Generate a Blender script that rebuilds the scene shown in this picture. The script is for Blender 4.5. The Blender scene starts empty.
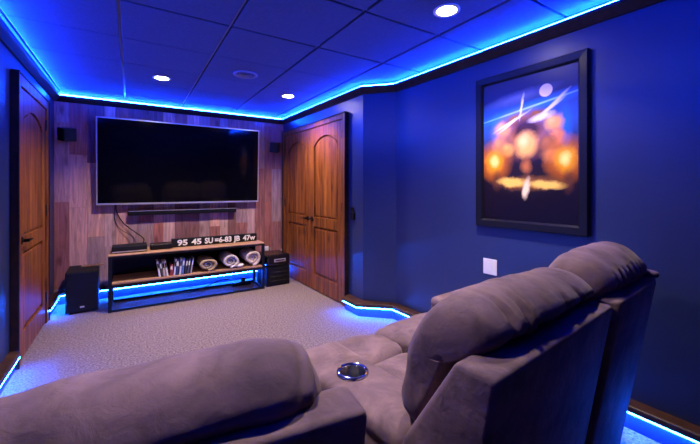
import bpy, bmesh, math, random
from mathutils import Vector, Matrix, noise

random.seed(7)
S = bpy.context.scene
COL = S.collection
R = math.radians

# ------------------------------------------------------------------ helpers
def link(o, parent=None):
    COL.objects.link(o)
    if parent is not None:
        o.parent = parent
    return o

def obj(name, bm, mat, parent=None, smooth=False, angle=None):
    me = bpy.data.meshes.new(name)
    bmesh.ops.recalc_face_normals(bm, faces=bm.faces)
    bm.to_mesh(me); bm.free()
    for m in (mat if isinstance(mat, (list, tuple)) else [mat]):
        me.materials.append(m)
    if smooth:
        for p in me.polygons: p.use_smooth = True
        if angle:
            me.set_sharp_from_angle(angle=R(angle))
    return link(bpy.data.objects.new(name, me), parent)

def thing(name, label, cat, loc=(0, 0, 0), rotz=0.0, group=None):
    o = bpy.data.objects.new(name, None)
    o.empty_display_size = 0.1
    link(o)
    o.location = loc; o.rotation_euler = (0, 0, rotz)
    o['label'] = label; o['category'] = cat
    if group: o['group'] = group
    return o

def tag(o, label, cat, group=None):
    o['label'] = label; o['category'] = cat
    if group: o['group'] = group
    return o

def struct(o, label=None):
    o['kind'] = 'structure'
    if label: o['label'] = label
    return o

def copy_tree(root, loc, rotz, label=None):
    r = root.copy(); COL.objects.link(r)
    r.location = loc; r.rotation_euler = (0, 0, rotz)
    if label: r['label'] = label
    for ch in list(root.children):
        c = ch.copy(); COL.objects.link(c); c.parent = r
        for g in list(ch.children):
            d = g.copy(); COL.objects.link(d); d.parent = c
    return r

def BM(): return bmesh.new()

def box(bm, x0, x1, y0, y1, z0, z1, bev=0.0, seg=2):
    vs = [bm.verts.new((x, y, z)) for x in (x0, x1) for y in (y0, y1) for z in (z0, z1)]
    q = [(0, 1, 3, 2), (4, 6, 7, 5), (0, 4, 5, 1), (2, 3, 7, 6), (0, 2, 6, 4), (1, 5, 7, 3)]
    fs = [bm.faces.new([vs[i] for i in f]) for f in q]
    if bev > 0:
        es = list({e for f in fs for e in f.edges})
        bmesh.ops.bevel(bm, geom=es, offset=bev, segments=seg, profile=0.5, affect='EDGES')
    return fs

def prism(bm, pts, axis, a0, a1, bev=0.0, seg=2):
    """polygon pts (2D) extruded along axis 'x','y' or 'z'"""
    def P(p, a):
        return {'x': (a, p[0], p[1]), 'y': (p[0], a, p[1]), 'z': (p[0], p[1], a)}[axis]
    lo = [bm.verts.new(P(p, a0)) for p in pts]
    hi = [bm.verts.new(P(p, a1)) for p in pts]
    n = len(pts)
    fs = [bm.faces.new(lo[::-1]), bm.faces.new(hi)]
    for i in range(n):
        fs.append(bm.faces.new((lo[i], lo[(i + 1) % n], hi[(i + 1) % n], hi[i])))
    if bev > 0:
        es = list({e for f in fs for e in f.edges})
        bmesh.ops.bevel(bm, geom=es, offset=bev, segments=seg, profile=0.5, affect='EDGES')
    return fs

def lathe(bm, prof, n=32, c=(0, 0, 0), axis='z'):
    rings = []
    for (r, h) in prof:
        ring = []
        for i in range(n):
            t = 2 * math.pi * i / n
            x, y = r * math.cos(t), r * math.sin(t)
            p = (x, y, h) if axis == 'z' else ((h, x, y) if axis == 'x' else (x, h, y))
            ring.append(bm.verts.new((p[0] + c[0], p[1] + c[1], p[2] + c[2])))
        rings.append(ring)
    for a, b in zip(rings, rings[1:]):
        for i in range(n):
            bm.faces.new((a[i], a[(i + 1) % n], b[(i + 1) % n], b[i]))
    for ring, r in ((rings[0], prof[0][0]), (rings[-1], prof[-1][0])):
        if r > 1e-4:
            bm.faces.new(ring)
    return rings

def catmull(pts, n, closed=True):
    out = []; m = len(pts)
    segs = m if closed else m - 1
    for i in range(segs):
        if closed:
            p = [pts[(i + k - 1) % m] for k in range(4)]
        else:
            p = [pts[max(0, min(m - 1, i + k - 1))] for k in range(4)]
        p = [Vector(q) for q in p]
        for j in range(n):
            t = j / n
            out.append(0.5 * ((2 * p[1]) + (p[2] - p[0]) * t + (2 * p[0] - 5 * p[1] + 4 * p[2] - p[3]) * t * t
                              + (3 * p[1] - p[0] - 3 * p[2] + p[3]) * t ** 3))
    if not closed: out.append(Vector(pts[-1]))
    return out

def tube(bm, pts, r, n=8, per=8):
    c = catmull(pts, per, closed=False)
    rings = []
    up = Vector((0.13, 0.27, 0.95)).normalized()
    for i, p in enumerate(c):
        d = (c[min(i + 1, len(c) - 1)] - c[max(i - 1, 0)]).normalized()
        s = d.cross(up).normalized(); t = s.cross(d)
        rings.append([bm.verts.new(p + (s * math.cos(2 * math.pi * k / n) + t * math.sin(2 * math.pi * k / n)) * r) for k in range(n)])
    for a, b in zip(rings, rings[1:]):
        for k in range(n):
            bm.faces.new((a[k], a[(k + 1) % n], b[(k + 1) % n], b[k]))
    bm.faces.new(rings[0]); bm.faces.new(rings[-1])

def superbox(bm, c, h, p=4.0, n=28):
    """rounded cushion: superellipsoid of half sizes h around c"""
    def sgn(v, e): return math.copysign(abs(v) ** e, v)
    e = 2.0 / p
    rings = []
    for i in range(n + 1):
        ph = -math.pi / 2 + math.pi * i / n
        cz, sz = sgn(math.cos(ph), e), sgn(math.sin(ph), e)
        ring = []
        for j in range(2 * n):
            th = 2 * math.pi * j / (2 * n)
            ring.append((c[0] + h[0] * cz * sgn(math.cos(th), e), c[1] + h[1] * cz * sgn(math.sin(th), e), c[2] + h[2] * sz))
        rings.append(ring)
    V = []
    for i, ring in enumerate(rings):
        if i in (0, n):
            V.append([bm.verts.new(ring[0])])
        else:
            V.append([bm.verts.new(q) for q in ring])
    m = 2 * n
    for i in range(n):
        a, b = V[i], V[i + 1]
        for j in range(m):
            k = (j + 1) % m
            if len(a) == 1: bm.faces.new((a[0], b[k], b[j]))
            elif len(b) == 1: bm.faces.new((a[j], a[k], b[0]))
            else: bm.faces.new((a[j], a[k], b[k], b[j]))

def loft(bm, prof, a0, a1, center, na=56, per=7, p=4.0, kmin=0.05, disp=None):
    """soft upholstery: closed profile (b,z) swept along local x, ends rounded off around center"""
    pr = catmull([Vector((q[0], q[1], 0)) for q in prof], per)
    cx = Vector((center[0], center[1], 0))
    rings = []
    for i in range(na + 1):
        s = -math.cos(math.pi * i / na)
        k = max(0.0, 1 - abs(s) ** p) ** (1.0 / p)
        k = kmin + (1 - kmin) * k
        a = a0 + (a1 - a0) * (s + 1) / 2
        rings.append([bm.verts.new((a, (cx + (q - cx) * k).x, (cx + (q - cx) * k).y)) for q in pr])
    m = len(pr)
    for A, B in zip(rings, rings[1:]):
        for j in range(m):
            bm.faces.new((A[j], A[(j + 1) % m], B[(j + 1) % m], B[j]))
    bm.faces.new(rings[0]); bm.faces.new(rings[-1][::-1])
    bmesh.ops.recalc_face_normals(bm, faces=bm.faces)
    if disp:
        bm.normal_update()
        mv = [(v, v.co + v.normal * disp(v.co, v.normal)) for v in bm.verts]
        for v, q in mv: v.co = q

# ------------------------------------------------------------------ materials
class NT:
    def __init__(s, m):
        s.t = m.node_tree; s.n = s.t.nodes; s.l = s.t.links
    def new(s, kind, **kw):
        n = s.n.new(kind)
        for k, v in kw.items():
            if k in n.inputs: n.inputs[k].default_value = v
            else: setattr(n, k, v)
        return n
    def link(s, a, b): s.l.new(a, b)

def base_mat(name, col, rough=0.5, metal=0.0, spec=0.5, **kw):
    m = bpy.data.materials.new(name); m.use_nodes = True
    b = m.node_tree.nodes['Principled BSDF']
    b.inputs['Base Color'].default_value = (*col, 1)
    b.inputs['Roughness'].default_value = rough
    b.inputs['Metallic'].default_value = metal
    b.inputs['Specular IOR Level'].default_value = spec
    for k, v in kw.items():
        b.inputs[k].default_value = v
    return m, NT(m), b

def noisy(name, c1, c2, scale=(5, 5, 5), detail=4, rough=0.6, bump=0.0, bscale=None, spec=0.4, coord='Object', **kw):
    m, t, b = base_mat(name, c1, rough, spec=spec, **kw)
    tc = t.new('ShaderNodeTexCoord'); mp = t.new('ShaderNodeMapping')
    mp.inputs['Scale'].default_value = scale
    t.link(tc.outputs[coord], mp.inputs['Vector'])
    n = t.new('ShaderNodeTexNoise', Scale=1.0, Detail=detail)
    t.link(mp.outputs[0], n.inputs['Vector'])
    r = t.new('ShaderNodeValToRGB')
    r.color_ramp.elements[0].position = 0.3; r.color_ramp.elements[1].position = 0.7
    r.color_ramp.elements[0].color = (*c1, 1); r.color_ramp.elements[1].color = (*c2, 1)
    t.link(n.outputs['Fac'], r.inputs['Fac']); t.link(r.outputs['Color'], b.inputs['Base Color'])
    if bump:
        n2 = t.new('ShaderNodeTexNoise', Scale=bscale or 200.0, Detail=3.0)
        t.link(tc.outputs[coord], n2.inputs['Vector'])
        bp = t.new('ShaderNodeBump', Strength=bump, Distance=0.01)
        t.link(n2.outputs['Fac'], bp.inputs['Height']); t.link(bp.outputs['Normal'], b.inputs['Normal'])
    return m

def wood(name, dark, mid, light, grain=(14, 14, 1.2), rough=0.35, coat=0.0):
    m, t, b = base_mat(name, mid, rough, spec=0.25, **{'Coat Weight': coat, 'Coat Roughness': 0.2})
    tc = t.new('ShaderNodeTexCoord'); mp = t.new('ShaderNodeMapping')
    mp.inputs['Scale'].default_value = grain
    t.link(tc.outputs['Object'], mp.inputs['Vector'])
    n = t.new('ShaderNodeTexNoise', Scale=1.6, Detail=6.0, Distortion=0.8)
    t.link(mp.outputs[0], n.inputs['Vector'])
    r = t.new('ShaderNodeValToRGB'); cr = r.color_ramp
    cr.elements[0].position = 0.28; cr.elements[0].color = (*dark, 1)
    cr.elements[1].position = 0.75; cr.elements[1].color = (*light, 1)
    e = cr.elements.new(0.5); e.color = (*mid, 1)
    t.link(n.outputs['Fac'], r.inputs['Fac'])
    # knots
    mp2 = t.new('ShaderNodeMapping'); mp2.inputs['Scale'].default_value = (4.5, 4.5, 2.2)
    t.link(tc.outputs['Object'], mp2.inputs['Vector'])
    v = t.new('ShaderNodeTexVoronoi', Scale=1.0); t.link(mp2.outputs[0], v.inputs['Vector'])
    kr = t.new('ShaderNodeValToRGB'); kr.color_ramp.elements[0].position = 0.05; kr.color_ramp.elements[1].position = 0.16
    kr.color_ramp.elements[0].color = (0.25, 0.2, 0.18, 1); kr.color_ramp.elements[1].color = (1, 1, 1, 1)
    t.link(v.outputs['Distance'], kr.inputs['Fac'])
    mx = t.new('ShaderNodeMix', data_type='RGBA', blend_type='MULTIPLY')
    mx.inputs[0].default_value = 0.8
    t.link(r.outputs[0], mx.inputs[6]); t.link(kr.outputs[0], mx.inputs[7])
    t.link(mx.outputs[2], b.inputs['Base Color'])
    bp = t.new('ShaderNodeBump', Strength=0.12, Distance=0.004)
    t.link(n.outputs['Fac'], bp.inputs['Height']); t.link(bp.outputs[0], b.inputs['Normal'])
    return m

def emit(name, col, strength):
    m = bpy.data.materials.new(name); m.use_nodes = True
    t = NT(m)
    t.n.remove(t.n['Principled BSDF'])
    e = t.new('ShaderNodeEmission', Strength=strength); e.inputs['Color'].default_value = (*col, 1)
    t.link(e.outputs[0], t.n['Material Output'].inputs['Surface'])
    return m

M = {}
M['navy'] = noisy('navy_paint', (0.019, 0.030, 0.085), (0.022, 0.034, 0.095), (3, 3, 3), rough=0.36, bump=0.05, bscale=260, spec=0.5)
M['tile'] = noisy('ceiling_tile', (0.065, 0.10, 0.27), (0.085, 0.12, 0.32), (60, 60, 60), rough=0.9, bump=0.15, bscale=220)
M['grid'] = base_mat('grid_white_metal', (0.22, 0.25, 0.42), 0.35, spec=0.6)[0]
M['crown'] = wood('dark_stained_trim', (0.012, 0.007, 0.006), (0.022, 0.012, 0.010), (0.04, 0.02, 0.015), (6, 6, 6), 0.4)
M['basewood'] = wood('brown_stained_trim', (0.028, 0.012, 0.008), (0.055, 0.024, 0.014), (0.09, 0.04, 0.022), (5, 5, 5), 0.4)
M['skirt'] = noisy('blue_skirting_paint', (0.03, 0.036, 0.16), (0.035, 0.04, 0.18), (3, 3, 3), rough=0.45)
M['door'] = wood('knotty_alder', (0.05, 0.011, 0.0015), (0.19, 0.052, 0.006), (0.38, 0.125, 0.014), (13, 13, 0.9), 0.5, 0.0)
M['black'] = base_mat('black_plastic', (0.005, 0.005, 0.006), 0.4, spec=0.25)[0]
M['blackmatte'] = noisy('black_matte', (0.005, 0.005, 0.006), (0.008, 0.008, 0.009), (40, 40, 40), rough=0.6, spec=0.2)
M['blackgloss'] = base_mat('black_gloss', (0.006, 0.006, 0.008), 0.12)[0]
M['blackmetal'] = base_mat('black_iron', (0.008, 0.008, 0.009), 0.5, 0.3, spec=0.25)[0]
M['screen'] = base_mat('tv_screen', (0.002, 0.002, 0.004), 0.07, spec=0.25)[0]
M['silver'] = base_mat('brushed_silver', (0.8, 0.8, 0.8), 0.3, 0.8)[0]
M['chrome'] = base_mat('chrome', (0.75, 0.75, 0.78), 0.12, 1.0)[0]
M['white'] = base_mat('white_plastic', (0.75, 0.74, 0.72), 0.35)[0]
M['tan'] = wood('shelf_wood', (0.22, 0.11, 0.06), (0.36, 0.19, 0.11), (0.48, 0.28, 0.17), (1.2, 12, 12), 0.5)
M['frame'] = base_mat('satin_black_frame', (0.008, 0.008, 0.013), 0.35, spec=0.18)[0]
M['oilbronze'] = base_mat('oil_rubbed_bronze', (0.012, 0.009, 0.008), 0.35, 0.7)[0]
M['lens'] = emit('lamp_lens', (1.0, 0.84, 0.72), 200)
LEDC = (0.012, 0.16, 1.0)
M['ledcove'] = emit('led_cove', (0.003, 0.045, 1.0), 740)
M['ledbase'] = emit('led_base', (0.006, 0.095, 1.0), 450)

def upholstery():
    m, t, b = base_mat('taupe_microfibre', (0.2, 0.15, 0.15), 0.85, spec=0.2, **{'Sheen Weight': 0.12, 'Sheen Roughness': 0.4})
    b.inputs['Sheen Tint'].default_value = (0.9, 0.8, 0.8, 1)
    tc = t.new('ShaderNodeTexCoord')
    n = t.new('ShaderNodeTexNoise', Scale=7.0, Detail=5.0, Distortion=0.6, Roughness=0.6)
    t.link(tc.outputs['Object'], n.inputs['Vector'])
    r = t.new('ShaderNodeValToRGB')
    r.color_ramp.elements[0].position = 0.32; r.color_ramp.elements[1].position = 0.7
    r.color_ramp.elements[0].color = (0.082, 0.054, 0.067, 1); r.color_ramp.elements[1].color = (0.20, 0.132, 0.150, 1)
    t.link(n.outputs[0], r.inputs[0]); t.link(r.outputs[0], b.inputs['Base Color'])
    n2 = t.new('ShaderNodeTexNoise', Scale=24.0, Detail=5.0, Distortion=0.5)
    t.link(tc.outputs['Object'], n2.inputs['Vector'])
    n3 = t.new('ShaderNodeTexNoise', Scale=500.0, Detail=2.0)
    t.link(tc.outputs['Object'], n3.inputs['Vector'])
    b1 = t.new('ShaderNodeBump', Strength=0.3, Distance=0.012); t.link(n2.outputs[0], b1.inputs['Height'])
    b2 = t.new('ShaderNodeBump', Strength=0.2, Distance=0.001); t.link(n3.outputs[0], b2.inputs['Height'])
    t.link(b1.outputs[0], b2.inputs['Normal']); t.link(b2.outputs[0], b.inputs['Normal'])
    return m
M['sofa'] = upholstery()

def carpet():
    m, t, b = base_mat('carpet_pile', (0.25, 0.22, 0.22), 0.95, spec=0.1)
    tc = t.new('ShaderNodeTexCoord')
    v = t.new('ShaderNodeTexNoise', Scale=170.0, Detail=3.0, Roughness=0.75); t.link(tc.outputs['Object'], v.inputs['Vector'])
    n = t.new('ShaderNodeTexNoise', Scale=70.0, Detail=5.0, Roughness=0.7); t.link(tc.outputs['Object'], n.inputs['Vector'])
    r = t.new('ShaderNodeValToRGB')
    r.color_ramp.elements[0].position = 0.35; r.color_ramp.elements[1].position = 0.66
    r.color_ramp.elements[0].color = (0.07, 0.052, 0.05, 1); r.color_ramp.elements[1].color = (0.35, 0.265, 0.245, 1)
    t.link(n.outputs[0], r.inputs[0]); t.link(r.outputs[0], b.inputs['Base Color'])
    bp = t.new('ShaderNodeBump', Strength=0.8, Distance=0.006); t.link(v.outputs[0], bp.inputs['Height'])
    t.link(bp.outputs[0], b.inputs['Normal'])
    return m
M['carpet'] = carpet()

def plank_mat():
    m, t, b = base_mat('reclaimed_planks', (0.3, 0.18, 0.14), 0.6, spec=0.3)
    at = t.new('ShaderNodeAttribute', attribute_name='plank_tone')
    r = t.new('ShaderNodeValToRGB'); cr = r.color_ramp; cr.interpolation = 'CONSTANT'
    cols = [(0.26, 0.115, 0.10), (0.44, 0.25, 0.22), (0.17, 0.085, 0.085), (0.40, 0.27, 0.27), (0.50, 0.29, 0.25), (0.28, 0.19, 0.20), (0.28, 0.11, 0.09)]
    cr.elements[0].position = 0; cr.elements[0].color = (*cols[0], 1)
    cr.elements[1].position = 1 / 7; cr.elements[1].color = (*cols[1], 1)
    for i in range(2, 7):
        e = cr.elements.new(i / 7); e.color = (*cols[i], 1)
    t.link(at.outputs['Fac'], r.inputs[0])
    tc = t.new('ShaderNodeTexCoord')
    ad = t.new('ShaderNodeVectorMath', operation='ADD')
    cmb = t.new('ShaderNodeCombineXYZ'); mu = t.new('ShaderNodeMath', operation='MULTIPLY'); mu.inputs[1].default_value = 57.0
    t.link(at.outputs['Fac'], mu.inputs[0]); t.link(mu.outputs[0], cmb.inputs['Z'])
    t.link(tc.outputs['Object'], ad.inputs[0]); t.link(cmb.outputs[0], ad.inputs[1])
    mp = t.new('ShaderNodeMapping'); mp.inputs['Scale'].default_value = (26, 26, 2.2); t.link(ad.outputs[0], mp.inputs['Vector'])
    n = t.new('ShaderNodeTexNoise', Scale=1.0, Detail=6.0, Distortion=1.2, Roughness=0.65); t.link(mp.outputs[0], n.inputs['Vector'])
    gr = t.new('ShaderNodeValToRGB'); gr.color_ramp.elements[0].position = 0.25; gr.color_ramp.elements[1].position = 0.7
    gr.color_ramp.elements[0].color = (0.5, 0.46, 0.46, 1); gr.color_ramp.elements[1].color = (1.75, 1.6, 1.55, 1)
    t.link(n.outputs[0], gr.inputs[0])
    mx = t.new('ShaderNodeMix', data_type='RGBA', blend_type='MULTIPLY'); mx.inputs[0].default_value = 1.0
    t.link(r.outputs[0], mx.inputs[6]); t.link(gr.outputs[0], mx.inputs[7])
    mp2 = t.new('ShaderNodeMapping'); mp2.inputs['Scale'].default_value = (6, 6, 2.6); t.link(ad.outputs[0], mp2.inputs['Vector'])
    v = t.new('ShaderNodeTexVoronoi', Scale=1.0); t.link(mp2.outputs[0], v.inputs['Vector'])
    kr = t.new('ShaderNodeValToRGB'); kr.color_ramp.elements[0].position = 0.06; kr.color_ramp.elements[1].position = 0.2
    kr.color_ramp.elements[0].color = (0.4, 0.32, 0.3, 1); kr.color_ramp.elements[1].color = (1, 1, 1, 1)
    t.link(v.outputs['Distance'], kr.inputs[0])
    mx2 = t.new('ShaderNodeMix', data_type='RGBA', blend_type='MULTIPLY'); mx2.inputs[0].default_value = 0.8
    t.link(mx.outputs[2], mx2.inputs[6]); t.link(kr.outputs[0], mx2.inputs[7])
    t.link(mx2.outputs[2], b.inputs['Base Color'])
    bp = t.new('ShaderNodeBump', Strength=0.2, Distance=0.004); t.link(n.outputs[0], bp.inputs['Height']); t.link(bp.outputs[0], b.inputs['Normal'])
    return m
M['plank'] = plank_mat()

# ------------------------------------------------------------------ room shell
ZC = 2.338
LW, BY, RY = -0.72, 4.94, -1.5
P = [(LW, RY), (LW, BY), (1.93, BY), (1.99, 2.905), (2.22, 2.66), (2.365, RY)]
NP = len(P)

def off_path(o):
    """room outline offset o into the room, mitred"""
    out = []
    for i in range(NP):
        a, b, c = Vector(P[i - 1]), Vector(P[i]), Vector(P[(i + 1) % NP])
        d1, d2 = (b - a).normalized(), (c - b).normalized()
        n1, n2 = Vector((d1.y, -d1.x)), Vector((d2.y, -d2.x))
        m = (n1 + n2) / (1 + n1.dot(n2))
        out.append(b + m * o)
    return out

def run(bm, i, prof, t0=0.0, t1=1.0, depth=None):
    """sweep profile [(offset,z)] along wall segment i -> i+1 (mitred), between fractions t0..t1"""
    A, B = [], []
    for (o, z) in prof:
        if depth:
            a = off_path(o * depth[i])[i] if o > 0 else off_path(o)[i]
            b = off_path(o * depth[(i + 1) % NP])[(i + 1) % NP] if o > 0 else off_path(o)[(i + 1) % NP]
        else:
            q = off_path(o); a, b = q[i], q[(i + 1) % NP]
        pa, pb = a.lerp(b, t0) if t0 > 0 else a, a.lerp(b, t1) if t1 < 1 else b
        A.append(bm.verts.new((pa.x, pa.y, z))); B.append(bm.verts.new((pb.x, pb.y, z)))
    n = len(prof)
    for k in range(n):
        bm.faces.new((A[k], A[(k + 1) % n], B[(k + 1) % n], B[k]))
    bm.faces.new(A[::-1]); bm.faces.new(B)

def frac(i, y):
    a, b = P[i], P[(i + 1) % NP]
    return (y - a[1]) / (b[1] - a[1])

def on_wall(i, y):
    t = frac(i, y); a, b = P[i], P[(i + 1) % NP]
    return a[0] + (b[0] - a[0]) * t
def wall_angle(i):
    a, b = P[i], P[(i + 1) % NP]
    return math.atan2(b[1] - a[1], b[0] - a[0])

names = ['wall_left', 'wall_back', 'wall_door_side', 'wall_jog', 'wall_right', 'wall_rear']
for i, nm in enumerate(names):
    bm = BM()
    if i == 1:
        tone = bm.faces.layers.float.new('plank_tone')
        run(bm, 1, [(0, 0), (0, ZC + 0.05), (-0.12, ZC + 0.05), (-0.12, 0)])
        x = LW + 0.001
        rnd = random.Random(3)
        while x < 1.93 - 0.01:
            w = min(rnd.choice((0.105, 0.13, 0.145, 0.16)), 1.929 - x)
            z = -rnd.random() * 0.8
            while z < ZC:
                l = rnd.uniform(0.55, 1.25)
                z0, z1 = max(z, 0.0), min(z + l, ZC + 0.04)
                if z1 - z0 > 0.02:
                    th = rnd.uniform(0.008, 0.014); tv = rnd.random()
                    before = set(bm.faces)
                    box(bm, x + 0.001, x + w - 0.001, BY - th, BY + 0.002, z0 + 0.001, z1 - 0.001)
                    for f in set(bm.faces) - before: f[tone] = tv
                z += l
            x += w
        o = struct(obj(nm, bm, M['plank']))
    else:
        run(bm, i, [(0, 0), (0, ZC + 0.05), (-0.12, ZC + 0.05), (-0.12, 0)])
        o = struct(obj(nm, bm, M['navy']))

# floor
bm = BM(); q = off_path(-0.12)
prism(bm, [(v.x, v.y) for v in q], 'z', -0.1, 0.0)
struct(obj('floor', bm, M['carpet']))

# ceiling: tiles drop below a recessed metal grid
bm = BM()
GX = [-0.66, -0.065, 0.55, 1.185, 1.80, 2.41]
GY = [-0.68, -0.08, 0.52, 1.10, 1.71, 2.335, 2.91, 3.48, 4.05, 4.63]
gx = [-1.0] + GX + [2.7]; gy = [-1.8, -1.3] + GY + [5.3]
h = 0.009
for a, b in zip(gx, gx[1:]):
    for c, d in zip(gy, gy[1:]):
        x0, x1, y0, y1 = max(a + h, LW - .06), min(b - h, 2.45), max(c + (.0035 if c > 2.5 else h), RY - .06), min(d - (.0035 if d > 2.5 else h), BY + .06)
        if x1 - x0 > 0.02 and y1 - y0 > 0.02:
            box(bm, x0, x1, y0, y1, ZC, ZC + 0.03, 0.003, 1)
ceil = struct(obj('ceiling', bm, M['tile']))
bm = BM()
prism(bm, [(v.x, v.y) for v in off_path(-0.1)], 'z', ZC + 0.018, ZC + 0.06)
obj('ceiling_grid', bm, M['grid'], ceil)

# crown ledge that hides the LED tape
CZ = 2.298
crown = [(0.0, CZ - .066), (0.014, CZ - .066), (0.03, CZ - .05), (0.052, CZ - .03), (0.06, CZ - .02), (0.06, CZ - .002), (0.0, CZ - .002)]
for i in range(6):
    bm = BM(); run(bm, i, crown)
    struct(obj('trim_%d' % (i + 1), bm, M['crown']))
bm = BM()
for i, t0, t1 in ((0, frac(0, -0.25), 1), (1, 0, 1), (2, 0, 1), (3, 0, 1), (4, 0, frac(4, -0.25))):
    run(bm, i, [(0.031, CZ - .0018), (0.031, CZ + .013), (0.037, CZ + .013), (0.037, CZ - .0018)], t0, t1)
tag(obj('led_strip', bm, M['ledcove']), 'glowing blue LED tape running along the crown ledge under the ceiling', 'led strip')

# baseboards: skirt, overhanging brown cap, LED tape under the cap
BH = 0.10
def base_profiles(d):
    return ([(0, 0), (0, BH + .004), (d - .03, BH + .004), (d - .03, 0)],
            [(0, BH + .004), (0, BH + .04), (d - .007, BH + .04), (d, BH + .033), (d, BH + .004)],
            [(d - .014, BH - .005), (d - .014, BH + .0045), (d - .002, BH + .0045), (d - .002, BH - .005)])
runs = [('baseboard_left', [(0, 0, frac(0, 3.305))]),
        ('baseboard_back', [(0, frac(0, 4.395), 1), (1, 0, 1)]),
        ('baseboard_right', [(2, frac(2, 3.16), 1), (3, 0, 1), (4, 0, 1)])]
ledlab = {'baseboard_left': 'blue LED tape under the baseboard cap on the near side of the single door',
          'baseboard_back': 'blue LED tape under the baseboard cap behind the media console',
          'baseboard_right': 'blue LED tape under the baseboard cap beside the double doors and sofa'}
for nm, segs in runs:
    bm, b2, b3 = BM(), BM(), BM()
    skirt, cap, led = base_profiles(0.082 if nm == 'baseboard_right' else 0.062)
    dp = [1, 1, 1.45, 1.45, 1.05, 0.85] if nm == 'baseboard_right' else None
    for (i, t0, t1) in segs:
        run(bm, i, skirt, t0, t1, dp); run(b2, i, cap, t0, t1, dp)
        if i == 0 and t0 == 0: run(b3, i, led, frac(0, 1.5), t1, dp)
        elif i == 4: run(b3, i, led, t0, frac(4, 0.42), dp)
        else: run(b3, i, led, t0, t1, dp)
    o = struct(obj(nm, bm, M['skirt']))
    obj('cap', b2, M['basewood'], o)
    tag(obj('led_strip', b3, M['ledbase']), ledlab[nm], 'led strip')

# ------------------------------------------------------------------ doors (local frame: x to the viewer's right, -y into the room)
def door_leaf(name, loc, rotz, W, H, handle_x, hinge_x, lever):
    bm = BM()
    st, mr, br, tr = 0.11, 0.12, 0.2, 0.12
    zm = 0.80
    box(bm, 0.002, W - 0.002, -0.008, 0.0, 0.012, H)                       # core
    box(bm, 0.002, st, -0.03, -0.007, 0.012, H, 0.003, 1)
    box(bm, W - st, W - 0.002, -0.03, -0.007, 0.012, H, 0.003, 1)
    box(bm, st, W - st, -0.03, -0.007, 0.012, br, 0.003, 1)
    box(bm, st, W - st, -0.03, -0.007, zm, zm + mr, 0.003, 1)
    # arched top rail
    x0, x1 = st, W - st
    rise = 0.11
    arc = []
    for k in range(13):
        t = k / 12; xx = x0 + (x1 - x0) * t
        arc.append((xx, H - tr - rise + rise * math.sin(math.pi * t) ** 0.75))
    prism(bm, [(x0, H), (x1, H)][::-1] + arc, 'y', -0.03, -0.007)
    leaf = struct(obj(name, bm, M['door']))
    leaf.location = loc; leaf.rotation_euler = (0, 0, rotz)
    # raised panels
    g = 0.022
    b1 = BM(); prism(b1, [(x0 + g, br + g), (x1 - g, br + g), (x1 - g, zm - g), (x0 + g, zm - g)], 'y', -0.026, -0.007, 0.012, 2)
    obj('panel', b1, M['door'], leaf)
    b1 = BM()
    pts = [(x1 - g, zm + mr + g)] + [(min(max(a[0], x0 + g), x1 - g), a[1] - g) for a in arc[::-1]] + [(x0 + g, zm + mr + g)]
    cl = []
    for p_ in pts:
        if not cl or (abs(p_[0] - cl[-1][0]) + abs(p_[1] - cl[-1][1])) > 0.004: cl.append(p_)
    prism(b1, cl, 'y', -0.022, -0.007)
    obj('panel', b1, M['door'], leaf)
    # lever handle
    b1 = BM()
    hz = 0.89
    lathe(b1, [(0.0, -0.03), (0.03, -0.03), (0.03, -0.036), (0.012, -0.042), (0.012, -0.075), (0.0, -0.076)], 20, (handle_x, 0, hz), 'y')
    for f in b1.verts: pass
    s = lever
    tube(b1, [(handle_x, -0.07, hz), (handle_x + s * 0.05, -0.075, hz + .003), (handle_x + s * 0.11, -0.07, hz - .004)], 0.009)
    obj('handle', b1, M['oilbronze'], leaf, True, 40)
    for hzz in (0.2, 1.02, 1.82):
        b1 = BM(); box(b1, hinge_x - .008, hinge_x + .008, -0.042, -0.03, hzz, hzz + .1, 0.002, 1)
        obj('hinge', b1, M['oilbronze'], leaf)
    return leaf

def casing(name, loc, rotz, W, H, cw):
    bm = BM()
    box(bm, -cw, 0, -0.042, 0, 0, H + cw, 0.006, 2)
    box(bm, W, W + cw, -0.042, 0, 0, H + cw, 0.006, 2)
    box(bm, 0, W, -0.042, 0, H, H + cw, 0.006, 2)
    o = struct(obj(name, bm, M['door'])); o.location = loc; o.rotation_euler = (0, 0, rotz)
    bm = BM()
    for xa, xb in ((-cw - .012, -cw + .001), (W + cw - .001, W + cw + .012)):
        box(bm, xa, xb, -0.05, 0, 0, H + cw, 0.003, 1)
    box(bm, -cw, W + cw, -0.05, 0, H + cw - .001, H + cw + .012, 0.003, 1)
    obj('back_band', bm, M['crown'], o)
    return o

# left single door: opening y 3.33 .. 4.285
casing('trim_7', (LW, 3.40, 0), R(90), 0.90, 2.025, 0.08)
door_leaf('door_1', (LW, 3.402, 0), R(90), 0.896, 2.02, 0.07, 0.896, 1)
# double doors
ang = wall_angle(2)
ux, uy = math.cos(ang), math.sin(ang)
y0 = 4.80
casing('trim_8', (on_wall(2, y0), y0, 0), ang, 1.56, 2.035, 0.06)
door_leaf('door_2', (on_wall(2, y0) + ux * .002, y0 + uy * .002, 0), ang, 0.777, 2.03, 0.777 - 0.06, 0.0, -1)
door_leaf('door_3', (on_wall(2, y0) + ux * .781, y0 + uy * .781, 0), ang, 0.777, 2.03, 0.06, 0.777, 1)

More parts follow.
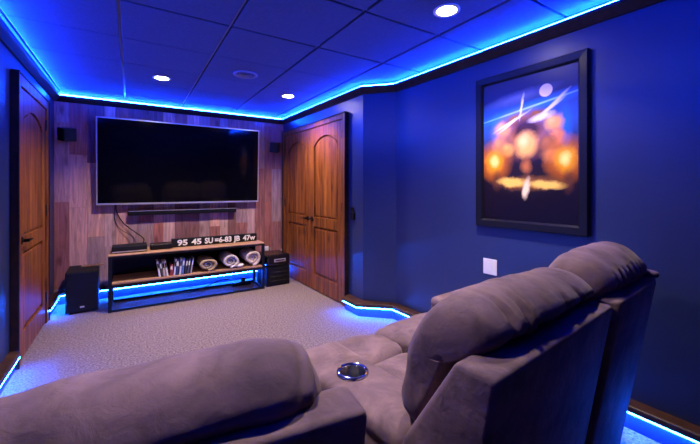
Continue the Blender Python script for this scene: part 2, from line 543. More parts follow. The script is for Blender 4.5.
# ------------------------------------------------------------------ ceiling fittings
LIGHTS = [((0.245, 3.775), 'lit recessed ceiling light above the left part of the television'),
          ((1.52, 3.745), 'lit recessed ceiling light nearest the double doors'),
          ((1.585, 1.435), 'large lit recessed ceiling light closest to the framed poster'),
          ((0.26, 1.435), 'lit recessed ceiling light over the separate recliner')]
src = None
for (x, y), lab in LIGHTS:
    if src is None:
        src = thing('recessed_light', lab, 'ceiling light', (x, y, ZC), 0, 'recessed ceiling lights')
        b1 = BM(); lathe(b1, [(0.078, -0.001), (0.078, -0.005), (0.07, -0.008), (0.058, -0.006), (0.056, -0.001)], 40)
        obj('trim_ring', b1, M['white'], src, True, 50)
        b1 = BM(); lathe(b1, [(0.0, -0.004), (0.056, -0.004)], 40)
        obj('lens', b1, M['lens'], src)
    else:
        copy_tree(src, (x, y, ZC), 0, lab)
    L = bpy.data.lights.new('recessed_lamp', 'AREA'); L.shape = 'DISK'; L.size = 0.1
    L.color = (1.0, 0.80, 0.70); L.energy = 25; L.spread = R(122)
    lo = bpy.data.objects.new('recessed_lamp', L); COL.objects.link(lo); lo.location = (x, y, ZC - 0.012)

v = thing('air_vent', 'round ceiling vent between the recessed lights near the television', 'vent', (0.895, 3.24, ZC))
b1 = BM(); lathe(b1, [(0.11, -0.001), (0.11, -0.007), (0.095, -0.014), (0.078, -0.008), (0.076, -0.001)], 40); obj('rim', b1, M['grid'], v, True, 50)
b1 = BM()
for rr in (0.064, 0.042, 0.02):
    lathe(b1, [(rr, -0.002), (rr + .010, -0.016), (rr + .007, -0.017), (rr - .004, -0.004)], 32)
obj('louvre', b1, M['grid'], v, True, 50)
b1 = BM(); lathe(b1, [(0.0, -0.0015), (0.077, -0.0015)], 32); obj('throat', b1, M['blackmatte'], v)

# ------------------------------------------------------------------ television wall
tv = thing('television', 'huge wall-mounted flat television with thin silver edge, switched off', 'television', (0.585, BY, 0))
x0, x1, z0, z1 = -0.925, 0.93, 1.085, 2.085
FY = -0.12
b1 = BM(); box(b1, x0, x1, FY, FY + .035, z0, z1, 0.006, 2); obj('back_case', b1, M['black'], tv)
b1 = BM(); e = 0.012
box(b1, x0 - .001, x0 + e, FY - .006, FY + .02, z0, z1); box(b1, x1 - e, x1 + .001, FY - .006, FY + .02, z0, z1)
box(b1, x0 + e, x1 - e, FY - .006, FY + .02, z1 - e, z1 + .001); box(b1, x0 + e, x1 - e, FY - .006, FY + .02, z0 - .001, z0 + 0.02)
obj('bezel', b1, M['silver'], tv)
b1 = BM(); box(b1, x0 + e, x1 - e, FY - .003, FY + .001, z0 + .02, z1 - e); obj('screen', b1, M['screen'], tv)
b1 = BM(); box(b1, -0.3, 0.3, FY + .035, -0.016, 1.35, 1.8); obj('wall_bracket', b1, M['blackmetal'], tv)

for ch_ in tv.children:
    if ch_.name.split('.')[0] != 'wall_bracket':
        for v_ in ch_.data.vertices: v_.co.y -= (v_.co.z - 1.585) * 0.05
sb = thing('soundbar', 'slim black soundbar mounted on the planks under the television', 'soundbar', (0.585, BY, 0))
b1 = BM(); box(b1, -0.625, 0.63, -0.1, -0.018, 0.952, 1.008, 0.008, 2); obj('body', b1, M['black'], sb)
b1 = BM(); box(b1, -0.62, 0.625, -0.103, -0.098, 1.001, 1.007); obj('edge_strip', b1, M['silver'], sb)
for xa in (-0.3, 0.25):
    b1 = BM(); box(b1, xa, xa + .05, -0.02, -0.013, 0.95, 1.0); obj('bracket', b1, M['blackmetal'], sb)

b1 = BM(); tube(b1, [(-0.155, 4.885, 1.1), (-0.15, 4.9, 1.0), (-0.08, 4.9, 0.86), (0.05, 4.86, 0.74), (0.12, 4.74, 0.68), (0.1, 4.64, 0.63)], 0.006)
tag(obj('cable', b1, M['black'], None, True), 'thick black cable curving from the television down to the media player', 'cable')
b1 = BM(); tube(b1, [(-0.165, 4.89, 1.1), (-0.17, 4.915, 0.92), (-0.12, 4.91, 0.8), (0.0, 4.86, 0.71), (0.02, 4.74, 0.67), (0.0, 4.64, 0.63)], 0.0035)
tag(obj('cable', b1, M['black'], None, True), 'thin black cable hanging left of the thicker one below the television', 'cable')

def wall_speaker(x, z, rz, lab):
    t = thing('surround_speaker', lab, 'speaker', (x, BY - 0.015, z), 0, 'wall speakers beside the television')
    b1 = BM(); box(b1, -0.018, 0.018, -0.06, 0, -0.02, 0.03); obj('mount', b1, M['blackmetal'], t)
    b1 = BM()
    prism(b1, [(-0.075, -0.05), (0.075, -0.05), (0.06, -0.175), (-0.06, -0.175)], 'z', -0.065, 0.075, 0.008, 2)
    bmesh.ops.rotate(b1, verts=b1.verts, cent=(0, -0.05, 0), matrix=Matrix.Rotation(R(12), 3, 'X') @ Matrix.Rotation(rz, 3, 'Z'))
    cab = obj('cabinet', b1, M['blackmatte'], t)
    b1 = BM(); box(b1, -0.052, 0.052, -0.181, -0.175, -0.055, 0.065, 0.002, 1)
    bmesh.ops.rotate(b1, verts=b1.verts, cent=(0, -0.05, 0), matrix=Matrix.Rotation(R(12), 3, 'X') @ Matrix.Rotation(rz, 3, 'Z'))
    obj('grille', b1, M['black'], t)
wall_speaker(-0.615, 1.87, R(25), 'small black surround speaker in the corner near the single door')
wall_speaker(1.775, 1.875, R(-25), 'small black surround speaker in the corner near the double doors')

# ------------------------------------------------------------------ media console
mc = thing('media_console', 'long black metal media console with two wooden shelves below the television', 'media console', (-0.205, 4.30, 0))
W_, D_ = 1.635, 0.42
TZ, SZ = 0.585, 0.30
p_ = 0.032
for (px, py) in ((0, 0), (W_ - p_, 0), (0, D_ - p_), (W_ - p_, D_ - p_)):
    b1 = BM(); box(b1, px, px + p_, py, py + p_, 0, TZ - .012, 0.002, 1); obj('leg', b1, M['blackmetal'], mc)
b1 = BM()
for z in (TZ - .033, SZ - .042, 0.004):
    for py in (0, D_ - p_):
        box(b1, p_, W_ - p_, py + .002, py + p_ - .002, z, z + 0.022)
    for px in (0, W_ - p_):
        box(b1, px + .002, px + p_ - .002, p_, D_ - p_, z, z + 0.022)
obj('rail', b1, M['blackmetal'], mc)
b1 = BM(); box(b1, 0.0, W_, 0.0, D_, TZ - .011, TZ, 0.002, 1); obj('top', b1, M['tan'], mc)
b1 = BM(); box(b1, p_, W_ - p_, 0.004, D_ - .004, SZ - .02, SZ, 0.002, 1); obj('shelf', b1, M['tan'], mc)
b1 = BM(); box(b1, p_, W_ - p_, D_ - .012, D_ - .004, SZ, TZ - .033); obj('back_panel', b1, M['blackmatte'], mc)

dev = thing('media_player', 'wide flat black media player on the left end of the console', 'media player', (-0.18, 4.40, TZ))
b1 = BM(); box(b1, 0, 0.325, 0, 0.22, 0.008, 0.07, 0.004, 2); obj('body', b1, M['blackmatte'], dev)
b1 = BM(); box(b1, 0.005, 0.32, -0.003, 0.002, 0.012, 0.022); obj('front_strip', b1, M['silver'], dev)
for fx in (0.03, 0.28):
    for fy in (0.03, 0.17):
        b1 = BM(); box(b1, fx, fx + .02, fy, fy + .02, 0, 0.009); obj('foot', b1, M['black'], dev)
dev = thing('set_top_box', 'smaller black set-top box beside the media player on the console', 'set-top box', (0.175, 4.44, TZ))
b1 = BM(); box(b1, 0, 0.225, 0, 0.18, 0.004, 0.06, 0.01, 3); obj('body', b1, M['black'], dev)
b1 = BM(); box(b1, 0.02, 0.2, 0.02, 0.16, 0, 0.005); obj('foot', b1, M['blackmatte'], dev)

def text_bm(s, size, depth):
    cu = bpy.data.curves.new('lettering', 'FONT'); cu.body = s; cu.size = size; cu.extrude = depth; cu.resolution_u = 3
    cu.offset = 0.003
    to = bpy.data.objects.new('lettering', cu); COL.objects.link(to)
    bpy.context.view_layer.update()
    me = bpy.data.meshes.new_from_object(to.evaluated_get(bpy.context.evaluated_depsgraph_get()))
    bpy.data.objects.remove(to); bpy.data.curves.remove(cu)
    bm = BM(); bm.from_mesh(me); bpy.data.meshes.remove(me)
    bmesh.ops.rotate(bm, verts=bm.verts, cent=(0, 0, 0), matrix=Matrix.Rotation(R(90), 3, 'X'))
    return bm
sg = thing('number_sign', 'long low black sign with rows of white numbers on the console', 'sign', (0.39, 4.50, TZ + .002))
b1 = BM(); box(b1, 0, 1.0, 0, 0.05, 0, 0.098, 0.004, 2); obj('board', b1, M['blackmatte'], sg)
b1 = BM()
for s, xx in (('95', .06), ('45', .215), ('SU', .36), ('=6-83', .475), ('JB', .71), ('47w', .82)):
    t_ = text_bm(s, 0.09, 0.002)
    xs = [v_.co.x for v_ in t_.verts]; wd = max(xs) - min(xs); tgt = {'95': .11, '45': .11, 'SU': .095, '=6-83': .2, 'JB': .08, '47w': .16}[s]
    bmesh.ops.scale(t_, vec=(tgt / wd, 1, 1), verts=t_.verts)
    bmesh.ops.translate(t_, vec=(xx, -0.0025, 0.02), verts=t_.verts)
    me = bpy.data.meshes.new('tmp'); t_.to_mesh(me); t_.free(); b1.from_mesh(me); bpy.data.meshes.remove(me)
obj('lettering', b1, M['white'], sg)

# discs and books on the shelf
cases = [  # x, thick, height, lean, colour, what
    (0.262, .017, .175, -8, (0.72, 0.68, 0.66), 'white-spined film case leaning at the left end of the row'),
    (0.286, .016, .17, -7, (0.05, 0.05, 0.06), 'black film case second from the left in the shelf row'),
    (0.309, .022, .172, -6, (0.50, 0.40, 0.36), 'tan film case between black and white cases on the shelf'),
    (0.338, .017, .175, -9, (0.75, 0.72, 0.72), 'white-spined film case leaning on the wine red case'),
    (0.376, .024, .12, 0, (0.30, 0.03, 0.06), 'short wine red book among the taller film cases'),
    (0.404, .017, .178, 6, (0.62, 0.62, 0.70), 'pale grey film case just right of the red book'),
    (0.430, .022, .18, 4, (0.03, 0.05, 0.18), 'navy film case with a white label on its spine'),
    (0.462, .018, .178, 5, (0.70, 0.70, 0.76), 'pale film case between the navy and blue cases'),
    (0.488, .02, .182, 5, (0.10, 0.20, 0.55), 'bright blue film case in the shelf row'),
    (0.518, .018, .17, 7, (0.035, 0.035, 0.05), 'black film case right of the bright blue one'),
    (0.545, .02, .172, 7, (0.08, 0.08, 0.12), 'charcoal film case near the right end of the row'),
    (0.575, .014, .176, 9, (0.35, 0.33, 0.38), 'grey film case leaning at the right end of the row'),
]
for x, th, hh, lean, c, lab in cases:
    t = thing('film_case', lab, 'film case', (x, 4.335, SZ + 0.001), 0, 'film cases on the console shelf')
    m_ = base_mat('case_' + str(int(x * 1000)), c, 0.4)[0]
    rot = Matrix.Rotation(R(lean), 3, 'Y')
    b1 = BM(); box(b1, -th / 2, th / 2, 0, 0.135, 0, hh, 0.002, 1)
    bmesh.ops.rotate(b1, verts=b1.verts, cent=(0, 0, 0), matrix=rot)
    dz = -min(v_.co.z for v_ in b1.verts); bmesh.ops.translate(b1, vec=(0, 0, dz), verts=b1.verts)
    obj('case', b1, m_, t)
    b1 = BM(); box(b1, -th / 2 + .002, th / 2 - .002, -0.0012, 0.001, hh * .55, hh * .85)
    bmesh.ops.rotate(b1, verts=b1.verts, cent=(0, 0, 0), matrix=rot); bmesh.ops.translate(b1, vec=(0, 0, dz), verts=b1.verts)
    obj('spine_label', b1, M['white'] if sum(c) < 1.2 else M['black'], t)

# rolled blankets: spiral sheets
def blanket(x, rx, rz_, col, edge, turns, lab, tail=0.0):
    t = thing('rolled_blanket', lab, 'blanket', (x, 4.315, SZ + 0.001), 0, 'rolled blankets on the console shelf')
    m_ = noisy('blanket_%d' % int(x * 100), col, tuple(k * .8 for k in col), (60, 60, 60), rough=0.95, bump=0.5, bscale=160)
    m2 = noisy('blanket_in_%d' % int(x * 100), edge, tuple(k * .7 for k in edge), (60, 60, 60), rough=0.95, bump=0.5, bscale=160)
    def spiral(t0, t1, thick, mat, nm, y0, y1):
        n = int(abs(t1 - t0) * 28); pts_o, pts_i = [], []
        for k in range(n + 1):
            a = t0 + (t1 - t0) * k / n
            f = 1 - a / (turns + 0.55)
            an = -math.pi / 2 + a * 2 * math.pi
            wob = 1 + .03 * math.sin(3 * an + x * 9)
            cx, cz = math.cos(an), math.sin(an)
            pts_o.append((rx * f * wob * cx, rz_ + rz_ * f * wob * cz if f < 1 else rz_ + rz_ * cz))
            fi = f - thick
            pts_i.append((rx * fi * wob * cx, rz_ + rz_ * fi * wob * cz))
        b1 = BM()
        rows = []
        for (yy, sh) in ((y0 + .012, 0.0), (y0, 0.25), (y0, .75), (y0 + .012, 1.0)):
            rows.append([b1.verts.new((o_[0] * (1 - sh) + i_[0] * sh, yy, o_[1] * (1 - sh) + i_[1] * sh)) for o_, i_ in zip(pts_o, pts_i)])
        bo = [b1.verts.new((q_[0], y1, q_[1])) for q_ in pts_o]; bi = [b1.verts.new((q_[0], y1, q_[1])) for q_ in pts_i]
        rows = [bo] + rows + [bi, bo]
        for A, B in zip(rows, rows[1:]):
            for k in range(n): b1.faces.new((A[k], A[k + 1], B[k + 1], B[k]))
        b1.faces.new([r_[0] for r_ in rows[:-1]]); b1.faces.new([r_[-1] for r_ in rows[:-1]])
        obj(nm, b1, mat, t, True, 50)
    spiral(0.0, 1.02, 0.31, m_, 'outer_wrap', 0.0, 0.34)
    spiral(1.03, turns, 0.29, m2, 'inner_roll', 0.012, 0.33)
    if tail:
        b1 = BM(); superbox(b1, (rx * 1.05, 0.06, 0.022), (tail, 0.07, 0.021), 3, 12); obj('loose_corner', b1, m_, t, True)
blanket(0.755, 0.118, 0.078, (0.42, 0.30, 0.18), (0.33, 0.28, 0.27), 2.2, 'tan rolled blanket with grey centre, leftmost of the three blankets')
blanket(1.015, 0.110, 0.09, (0.62, 0.55, 0.58), (0.40, 0.35, 0.38), 2.3, 'off-white rolled blanket with a loose corner, middle of the three', 0.05)
blanket(1.285, 0.112, 0.102, (0.70, 0.56, 0.48), (0.55, 0.42, 0.37), 2.4, 'cream rolled blanket, plumpest of the three on the shelf')

# cable and power strip under the console
b1 = BM(); tube(b1, [(0.30, 4.60, 0.03), (0.5, 4.52, 0.05), (0.62, 4.55, 0.025), (0.8, 4.60, 0.06), (0.95, 4.62, 0.10), (1.12, 4.72, 0.07)], 0.006)
tag(obj('cable', b1, M['black'], None, True), 'black cable lying on the carpet under the media console', 'cable')
ps = thing('power_strip', 'small black power strip under the right end of the console', 'power strip', (1.22, 4.62, 0))
b1 = BM(); box(b1, -0.12, 0.12, -0.03, 0.03, 0, 0.05, 0.006, 2); obj('body', b1, M['black'], ps)
b1 = BM(); box(b1, 0.0, 0.05, -0.02, 0.02, 0.049, 0.10, 0.004, 1); obj('plug', b1, M['black'], ps)

ad = thing('plug_adapter', 'small white plug adapter on the planks at the right end of the console', 'adapter', (1.655, BY - 0.014, 0.34))
b1 = BM(); box(b1, -0.04, 0.04, -0.006, 0, -0.03, 0.09, 0.002, 1); obj('wall_plate', b1, M['white'], ad)
b1 = BM(); box(b1, -0.025, 0.025, -0.045, -0.006, 0.03, 0.085, 0.004, 2); obj('plug', b1, M['white'], ad)

# subwoofers
sw = thing('subwoofer', 'black cube subwoofer on the carpet left of the media console', 'subwoofer', (-0.565, 4.44, 0), R(2))
b1 = BM(); box(b1, 0, 0.27, 0.012, 0.40, 0.012, 0.425, 0.008, 2); obj('cabinet', b1, M['blackmatte'], sw)
b1 = BM(); box(b1, 0.008, 0.262, 0, 0.013, 0.02, 0.417, 0.006, 2); obj('grille', b1, M['black'], sw)
b1 = BM(); box(b1, 0.12, 0.155, -0.003, 0.001, 0.06, 0.075); obj('badge', b1, M['silver'], sw)
for fx in (0.03, 0.22):
    for fy in (0.04, 0.36):
        b1 = BM(); box(b1, fx, fx + .025, fy, fy + .025, 0, 0.013); obj('foot', b1, M['black'], sw)
rc = thing('remote_control', 'pale slim remote lying on top of the left subwoofer', 'remote', (-0.36, 4.72, 0.425))
b1 = BM(); box(b1, -0.10, 0.10, -0.022, 0.022, 0, 0.018, 0.005, 2); obj('body', b1, M['tan'], rc)
b1 = BM()
for k in range(5): box(b1, -0.08 + .03 * k, -0.065 + .03 * k, -0.008, 0.008, 0.0175, 0.021)
obj('button', b1, M['black'], rc)

cb = thing('floor_speaker', 'squat black speaker cabinet on the carpet by the double doors', 'speaker', (1.475, 4.335, 0), R(3))
b1 = BM(); box(b1, 0, 0.32, 0.01, 0.38, 0, 0.255, 0.008, 2); obj('cabinet', b1, M['blackmatte'], cb)
b1 = BM(); box(b1, 0.02, 0.30, 0, 0.012, 0.03, 0.235, 0.006, 2); obj('grille', b1, M['black'], cb)
b1 = BM()
for k in range(3): box(b1, 0.05, 0.27, -0.004, 0.001, 0.06 + .055 * k, 0.075 + .055 * k, 0.002, 1)
obj('bar', b1, M['blackgloss'], cb)
pr = thing('printer', 'glossy black box with a pale slot, resting on the squat speaker cabinet', 'printer', (1.47, 4.335, 0.256), R(3))
b1 = BM(); box(b1, 0, 0.33, 0.0, 0.37, 0.0, 0.15, 0.03, 4); obj('body', b1, M['blackgloss'], pr)
b1 = BM(); box(b1, 0.10, 0.26, -0.006, 0.01, 0.055, 0.095, 0.004, 2); obj('slot', b1, M['silver'], pr)
b1 = BM(); box(b1, 0.115, 0.245, -0.008, 0.0, 0.066, 0.084, 0.003, 1); obj('slot_opening', b1, M['black'], pr)

# ------------------------------------------------------------------ right wall: controller, poster, switch
a2 = wall_angle(2)
yc = 3.085
ct = thing('wall_remote', 'small black remote in a holder beside the double doors', 'remote', (on_wall(2, yc), yc, 0), a2)
b1 = BM(); box(b1, -0.035, 0.035, -0.022, 0, 0.945, 1.02, 0.005, 2); obj('holder', b1, M['black'], ct)
b1 = BM(); box(b1, -0.026, 0.026, -0.018, -0.004, 0.96, 1.075, 0.006, 2); obj('handset', b1, M['blackgloss'], ct)

a4 = wall_angle(4)
def wl(y, z=0): return (on_wall(4, y), y, z)
sp = thing('wall_plate', 'blank white switch plate on the blue wall below the poster', 'wall plate', wl(1.62, 0.695), a4)
b1 = BM(); box(b1, -0.056, 0.056, -0.007, 0, -0.058, 0.058, 0.003, 2); obj('plate', b1, M['white'], sp)
b1 = BM(); box(b1, -0.017, 0.017, -0.010, -0.006, -0.034, 0.034, 0.002, 1); obj('rocker', b1, M['white'], sp)

po = thing('framed_poster', 'large black-framed poster with night sky, moon and orange glows on blue wall', 'poster', wl(1.343, 1.5455), a4)
PW, PH, fw = 0.76, 1.10, 0.058
b1 = BM()
pts_o = [(-PW / 2, -PH / 2), (PW / 2, -PH / 2), (PW / 2, PH / 2), (-PW / 2, PH / 2)]
def ring(bm, o_, i_, y_o, y_i):
    A = [bm.verts.new((x_ * 1.0, y_o, z_)) for x_, z_ in o_]; B = [bm.verts.new((x_, y_i, z_)) for x_, z_ in i_]
    for k in range(4): bm.faces.new((A[k], A[(k + 1) % 4], B[(k + 1) % 4], B[k]))
def rect(d): return [(-PW / 2 + d, -PH / 2 + d), (PW / 2 - d, -PH / 2 + d), (PW / 2 - d, PH / 2 - d), (-PW / 2 + d, PH / 2 - d)]
ring(b1, rect(0), rect(0), 0.0, -0.034); ring(b1, rect(0), rect(0.006), -0.034, -0.04); ring(b1, rect(0.006), rect(fw - .012), -0.04, -0.036)
ring(b1, rect(fw - .012), rect(fw), -0.036, -0.02); ring(b1, rect(fw), rect(fw), -0.02, -0.004); ring(b1, rect(fw), rect(0), -0.004, 0.0)
bmesh.ops.remove_doubles(b1, verts=b1.verts, dist=1e-5)
obj('frame', b1, M['frame'], po)

def poster_mat():
    m, t, b = base_mat('poster_print', (0.02, 0.03, 0.1), 0.35, spec=0.2, **{'Coat Weight': 0.12, 'Coat Roughness': 0.12})
    tc = t.new('ShaderNodeTexCoord'); sx = t.new('ShaderNodeSeparateXYZ'); t.link(tc.outputs['Object'], sx.inputs[0])
    nz = t.new('ShaderNodeTexNoise', Scale=14.0, Detail=6.0, Roughness=0.65); t.link(tc.outputs['Object'], nz.inputs['Vector'])
    def math_(op, a, b_=None, clamp=False):
        n = t.new('ShaderNodeMath', operation=op, use_clamp=clamp)
        for i, q_ in enumerate((a, b_)):
            if q_ is None: continue
            if isinstance(q_, (int, float)): n.inputs[i].default_value = q_
            else: t.link(q_, n.inputs[i])
        return n.outputs[0]
    X = math_('ADD', sx.outputs['X'], math_('MULTIPLY', math_('SUBTRACT', nz.outputs[0], 0.5), 0.05))
    Z = math_('ADD', sx.outputs['Z'], math_('MULTIPLY', math_('SUBTRACT', nz.outputs[0], 0.5), 0.05))
    r = t.new('ShaderNodeValToRGB'); cr = r.color_ramp
    cr.elements[0].position = 0.0; cr.elements[0].color = (0.006, 0.004, 0.008, 1)
    cr.elements[1].position = 1.0; cr.elements[1].color = (0.03, 0.035, 0.12, 1)
    for pos, c in ((0.35, (0.012, 0.006, 0.008)), (0.5, (0.02, 0.015, 0.04)), (0.66, (0.03, 0.10, 0.42)), (0.8, (0.02, 0.07, 0.38)), (0.86, (0.015, 0.025, 0.14))):
        e = cr.elements.new(pos); e.color = (*c, 1)
    zz = math_('ADD', math_('MULTIPLY', sx.outputs['Z'], 1.0), 0.5); t.link(zz, r.inputs[0])
    cur = r.outputs[0]
    def blob(cx, cz, rx, rz, col, soft=0.5, rot=0.0, warp=True, amt=1.0):
        nonlocal cur
        xx, z_ = (X, Z) if warp else (sx.outputs['X'], sx.outputs['Z'])
        dx, dz = math_('SUBTRACT', xx, cx), math_('SUBTRACT', z_, cz)
        c_, s_ = math.cos(rot), math.sin(rot)
        ex = math_('DIVIDE', math_('ADD', math_('MULTIPLY', dx, c_), math_('MULTIPLY', dz, s_)), rx)
        ez = math_('DIVIDE', math_('SUBTRACT', math_('MULTIPLY', dz, c_), math_('MULTIPLY', dx, s_)), rz)
        d = math_('SQRT', math_('ADD', math_('MULTIPLY', ex, ex), math_('MULTIPLY', ez, ez)))
        f = math_('MULTIPLY', math_('DIVIDE', math_('SUBTRACT', 1.0, d), soft), amt, True)
        if amt < 1: f = math_('MINIMUM', f, amt)
        mx = t.new('ShaderNodeMix', data_type='RGBA')
        t.link(f, mx.inputs[0]); t.link(cur, mx.inputs[6]); mx.inputs[7].default_value = (*col, 1)
        cur = mx.outputs[2]
    # starry haze, streak of light, moon
    blob(-0.05, 0.36, 0.30, 0.05, (0.10, 0.13, 0.42), 0.9, R(6))
    blob(0.0, 0.27, 0.55, 0.05, (0.02, 0.20, 0.85), 0.9, R(9), False)
    blob(0.02, 0.275, 0.50, 0.010, (0.35, 0.75, 1.0), 0.8, R(9), False)
    blob(0.13, 0.365, 0.044, 0.044, (1.0, 0.80, 0.66), 0.12, 0, False)
    blob(-0.21, 0.13, 0.06, 0.16, (0.03, 0.22, 0.75), 0.9)
    blob(0.25, 0.13, 0.05, 0.16, (0.02, 0.16, 0.6), 0.9)
    # warm billowing clouds above a dark hill
    blob(-0.02, 0.10, 0.27, 0.20, (0.42, 0.14, 0.05), 0.8)
    for cx, cz, rx, rz, c in ((-0.17, 0.15, .075, .07, (.85, .36, .12)), (-0.19, 0.04, .07, .09, (.72, .24, .10)), (-0.13, 0.0, .06, .06, (.8, .36, .08)),
                              (0.18, 0.15, .075, .08, (.95, .42, .10)), (0.20, 0.06, .06, .07, (.8, .24, .10)), (0.15, 0.02, .07, .07, (.35, .12, .04)),
                              (0.17, -0.06, .09, .06, (.45, .18, .06)), (-0.06, 0.20, .10, .06, (.30, .11, .04)), (0.08, 0.21, .09, .05, (.24, .08, .03))):
        blob(cx, cz, rx, rz, c, 0.6)
        blob(cx - .015, cz + .02, rx * .45, rz * .45, tuple(min(1, k * 1.35) for k in c), 0.8)
    blob(0.005, 0.13, 0.12, 0.09, (0.05, 0.016, 0.01), 0.5)
    blob(0.0, 0.03, 0.095, 0.11, (1.0, 0.48, 0.12), 0.5)
    blob(-0.02, 0.05, 0.05, 0.06, (1.0, 0.7, 0.28), 0.9)
    blob(0.0, -0.21, 0.26, 0.14, (0.016, 0.01, 0.012), 0.6)
    blob(0.0, -0.12, 0.045, 0.07, (0.50, 0.16, 0.04), 0.8)
    # pale brush strokes like drifting feathers
    for cx, cz, rx, rz, an in ((.19, .28, .12, .014, 40), (.16, .25, .12, .016, 32), (.10, .20, .10, .03, 10), (-.10, .20, .17, .012, 24), (-.03, .29, .012, .11, -10), (-.13, .17, .10, .008, 30)):
        blob(cx, cz, rx, rz, (0.85, 0.85, 0.8), 0.7, R(an))
    # two flames
    for cx, cz in ((-0.235, -0.075), (0.245, -0.085)):
        blob(cx, cz, 0.15, 0.17, (0.95, 0.24, 0.0), 0.95)
        blob(cx, cz, 0.085, 0.10, (1.0, 0.5, 0.0), 0.8)
        blob(cx, cz, 0.045, 0.055, (1.0, 0.9, 0.22), 0.8)
        blob(cx + .02, cz - .14, 0.04, 0.09, (0.12, 0.04, 0.015), 0.8)
    # gold ribbon
    blob(0.02, -0.235, 0.27, 0.06, (0.22, 0.08, 0.02), 0.5)
    blob(-0.10, -0.225, 0.13, 0.04, (1.0, 0.62, 0.10), 0.5, R(-4))
    blob(0.13, -0.245, 0.14, 0.036, (1.0, 0.62, 0.10), 0.5, R(-3))
    blob(0.0, -0.27, 0.028, 0.09, (1.0, 0.78, 0.42), 0.6, R(-10))
    t.link(cur, b.inputs['Base Color'])
    return m
b1 = BM(); box(b1, -PW / 2 + fw, PW / 2 - fw, -0.014, -0.010, -PH / 2 + fw, PH / 2 - fw); obj('print', b1, poster_mat(), po)

# ------------------------------------------------------------------ seating
def fold_noise(seed, big=0.011, small=0.007, folds=()):
    def f(co, n):
        p0 = Vector((co.x * 4 + seed, co.y * 4, co.z * 4)); d = noise.noise(p0) * big
        p1 = Vector((co.x * 14 + seed, co.y * 6, co.z * 6)); d += noise.noise(p1) * small
        for (ax, az0, az1, wd, dep, slant, b0, b1_) in folds:
            if not (b0 <= co.y <= b1_): continue
            xx = co.x - ax - slant * (co.z - az0)
            m = max(0.0, 1 - ((co.z - (az0 + az1) / 2) / ((az1 - az0) / 2)) ** 2)
            d -= dep * m * math.exp(-(xx / wd) ** 2)
            d += dep * 0.5 * m * math.exp(-((xx - 2.0 * wd) / wd) ** 2)
        return d
    return f

def seat_back(root, a0, a1, top, pil, seed, folds, pad0=None, pad1=None, tilt=0.0, back=0.02, p=5.0, kmin=0.35):
    """reclined back: firm shell behind, plump pad in front that rolls over the top. root local: x along, y forward"""
    T = top
    b1 = BM()
    prof = [(0.004, T), (0.108, T), (0.265, 0.64), (0.33, 0.47), (0.34, 0.12), (0.26, 0.06), (0.14, 0.06)]
    prism(b1, prof, 'x', a0, a1, 0.017, 4)
    sh = obj('shell', b1, M['sofa'], root, True, 35)
    b1 = BM()
    q = [(0.084 - back, T + .012), (0.072 - back, T + .5 * pil), (0.14 - back * .5, T + pil), (0.235, T + pil - .012), (0.325, T - .04), (0.36, T - .16), (0.385, T - .25), (0.36, 0.59), (0.29, 0.59), (0.20, T - .14), (0.13, T - .01)]
    loft(b1, q, a0 + .004 if pad0 is None else pad0, a1 - .004 if pad1 is None else pad1, (0.22, T - .08), na=110, per=8, p=p, kmin=kmin, disp=fold_noise(seed, folds=folds))
    if tilt:
        for v_ in b1.verts: v_.co.z -= tilt * (a1 - v_.co.x)
    obj('back_pad', b1, M['sofa'], root, True)

def rounded_arm(root, a0, a1, b0, b1v, z1, name='arm', top_soft=0.03):
    b = BM(); box(b, a0, a1, b0, b1v, 0.06, z1 - .05, 0.012, 2)
    arm = obj(name, b, M['sofa'], root, True, 35)
    b = BM()
    box(b, a0 - .004, a1 + .004, b0 - .004, b1v + .008, z1 - .07, z1, 0.032, 5)
    obj('arm_pad', b, M['sofa'], arm, True, 50)
    return arm

TH = R(6)
ls = thing('reclining_loveseat', 'taupe two-seat reclining sofa with a cup holder arm, along the poster wall', 'sofa', (0.615, 0.418, 0), TH)
folds1 = [(0.165, .90, 1.0, .007, .014, .25, -1, .20), (0.215, .885, 1.0, .008, .018, .35, -1, .20), (0.25, .90, .99, .006, .014, .4, -1, .20),
          (0.45, .89, .97, .01, .006, .3, -1, .2), (0.6, .89, .97, .01, .007, -.3, -1, .2)]
seat_back(ls, 0.0, 0.735, 0.895, 0.10, 1.3, folds1, pad0=0.06, pad1=0.80, tilt=-0.012, back=0.024, p=4.2, kmin=0.25)
folds2 = [(0.90 + .05 * k, .88, .97, .008, .016 if k % 2 else .010, .25, -1, .20) for k in range(8)]
seat_back(ls, 0.815, 1.345, 0.885, 0.135, 5.1, folds2, pad0=0.79, pad1=1.40, back=0.035, p=4.0, kmin=0.25)
b1 = BM(); superbox(b1, (1.372, 0.045, 0.892), (0.04, 0.04, 0.018), 2.6, 12); obj('corner_tab', b1, M['sofa'], ls, True)
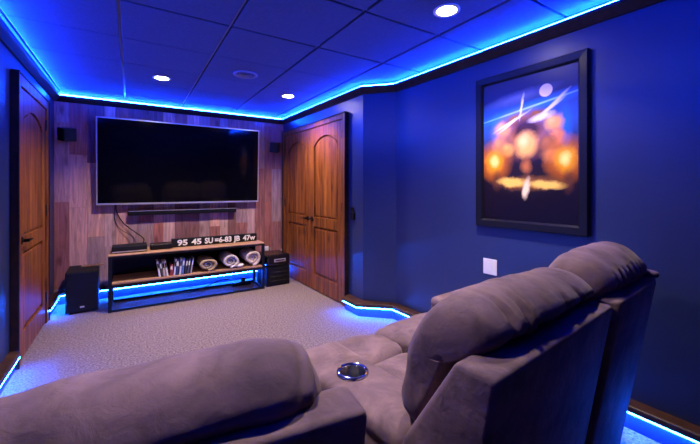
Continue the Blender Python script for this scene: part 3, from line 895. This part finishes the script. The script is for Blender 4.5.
# base and arms
b1 = BM(); box(b1, 0.27, 1.14, 0.34, 0.9, 0.06, 0.34, 0.01, 2); obj('base', b1, M['sofa'], ls, True, 35)
arm = rounded_arm(ls, 0.03, 0.262, 0.30, 0.92, 0.60, 'console_arm')
rounded_arm(ls, 1.03, 1.40, 0.22, 1.0, 0.62, 'arm')
for (a0, a1, sd) in ((0.268, 0.702, 2.2), (0.712, 1.025, 3.7)):
    b1 = BM(); superbox(b1, ((a0 + a1) / 2, 0.63, 0.40), ((a1 - a0) / 2, 0.232, 0.08), 4.2, 26)
    bm_d = fold_noise(sd, 0.006, 0.003); b1.normal_update()
    for v_ in b1.verts: v_.co += v_.normal * bm_d(v_.co, None)
    obj('seat_cushion', b1, M['sofa'], ls, True)
    b1 = BM(); superbox(b1, ((a0 + a1) / 2 + (.12 if a0 > .5 else 0.0), 1.045, 0.40), ((a1 - a0) / 2 + (.12 if a0 > .5 else 0.0), 0.185, 0.075), 4.0, 26)
    for v_ in b1.verts:
        v_.co.z -= max(0, v_.co.y - 1.05) * 0.25
    b1.normal_update()
    for v_ in b1.verts: v_.co += v_.normal * bm_d(v_.co, None)
    fr = obj('footrest', b1, M['sofa'], ls, True)
ch = BM()
cc = (0.142, 0.645, 0.60)
lathe(ch, [(0.045, 0.0), (0.047, 0.006), (0.053, 0.010), (0.059, 0.007), (0.061, 0.0)], 48, cc)
o = obj('cup_holder', ch, M['chrome'], arm, True, 60)
ch = BM(); lathe(ch, [(0.0465, 0.003), (0.044, 0.0032), (0.0, 0.0028)], 40, cc); obj('cup_well', ch, M['blackgloss'], arm, True, 40)

for fx, fy in ((0.06, 0.36), (0.06, 0.86), (1.34, 0.36), (1.34, 0.9), (0.70, 0.4), (0.70, 0.84)):
    b1 = BM(); box(b1, fx - .02, fx + .02, fy - .02, fy + .02, 0, 0.062, 0.004, 1); obj('foot', b1, M['black'], ls)
TL = R(-8)
rw = 0.78
cL, sL = math.cos(TL), math.sin(TL)
rl = thing('recliner', 'separate taupe recliner with a long rolled pillow back, nearest the single door', 'recliner', (0.362 - rw * cL, 0.50 - rw * sL, 0), TL)
seat_back(rl, 0.0, rw, 0.88, 0.099, 9.4, [(.69, .86, .98, .01, .008, .5, -1, .3), (.66, .88, .96, .01, .006, .3, -1, .2)], pad1=rw - .055, tilt=.075, back=.03, p=4.0, kmin=0.2)
b1 = BM(); box(b1, 0.2, rw - .2, 0.34, 0.9, 0.06, 0.34, 0.01, 2); obj('base', b1, M['sofa'], rl, True, 35)
rounded_arm(rl, 0.0, 0.2, 0.34, 0.8, 0.585)
rounded_arm(rl, rw - .2, rw, 0.34, 0.8, 0.585)
for fx, fy in ((0.06, 0.38), (0.06, 0.75), (rw - .06, 0.38), (rw - .06, 0.75)):
    b1 = BM(); box(b1, fx - .02, fx + .02, fy - .02, fy + .02, 0, 0.062, 0.004, 1); obj('foot', b1, M['black'], rl)
b1 = BM(); superbox(b1, (rw / 2, 0.65, 0.40), (rw / 2 - .2, 0.25, 0.075), 6, 20); obj('seat_cushion', b1, M['sofa'], rl, True)

# ------------------------------------------------------------------ world, camera, colour
w = bpy.data.worlds.new('world'); S.world = w; w.use_nodes = True
w.node_tree.nodes['Background'].inputs[0].default_value = (0, 0, 0, 1)
w.node_tree.nodes['Background'].inputs[1].default_value = 0

cam = bpy.data.cameras.new('camera'); co = bpy.data.objects.new('camera', cam); COL.objects.link(co)
co.location = (0, 0, 1.28); co.rotation_euler = (R(90), 0, -math.atan(218 / 345.6))
cam.sensor_width = 36; cam.lens = 346 / 700 * 36; cam.shift_y = -34 / 700; cam.clip_start = 0.02
S.camera = co
S.view_settings.view_transform = 'Standard'; S.view_settings.look = 'None'
S.view_settings.gamma = 1; S.view_settings.use_curve_mapping = False
S.view_settings.exposure = 0.0
S.cycles.use_denoising = True
S.cycles.max_bounces = 8; S.cycles.diffuse_bounces = 5
S.cycles.caustics_reflective = False; S.cycles.caustics_refractive = False
S.cycles.sample_clamp_indirect = 6
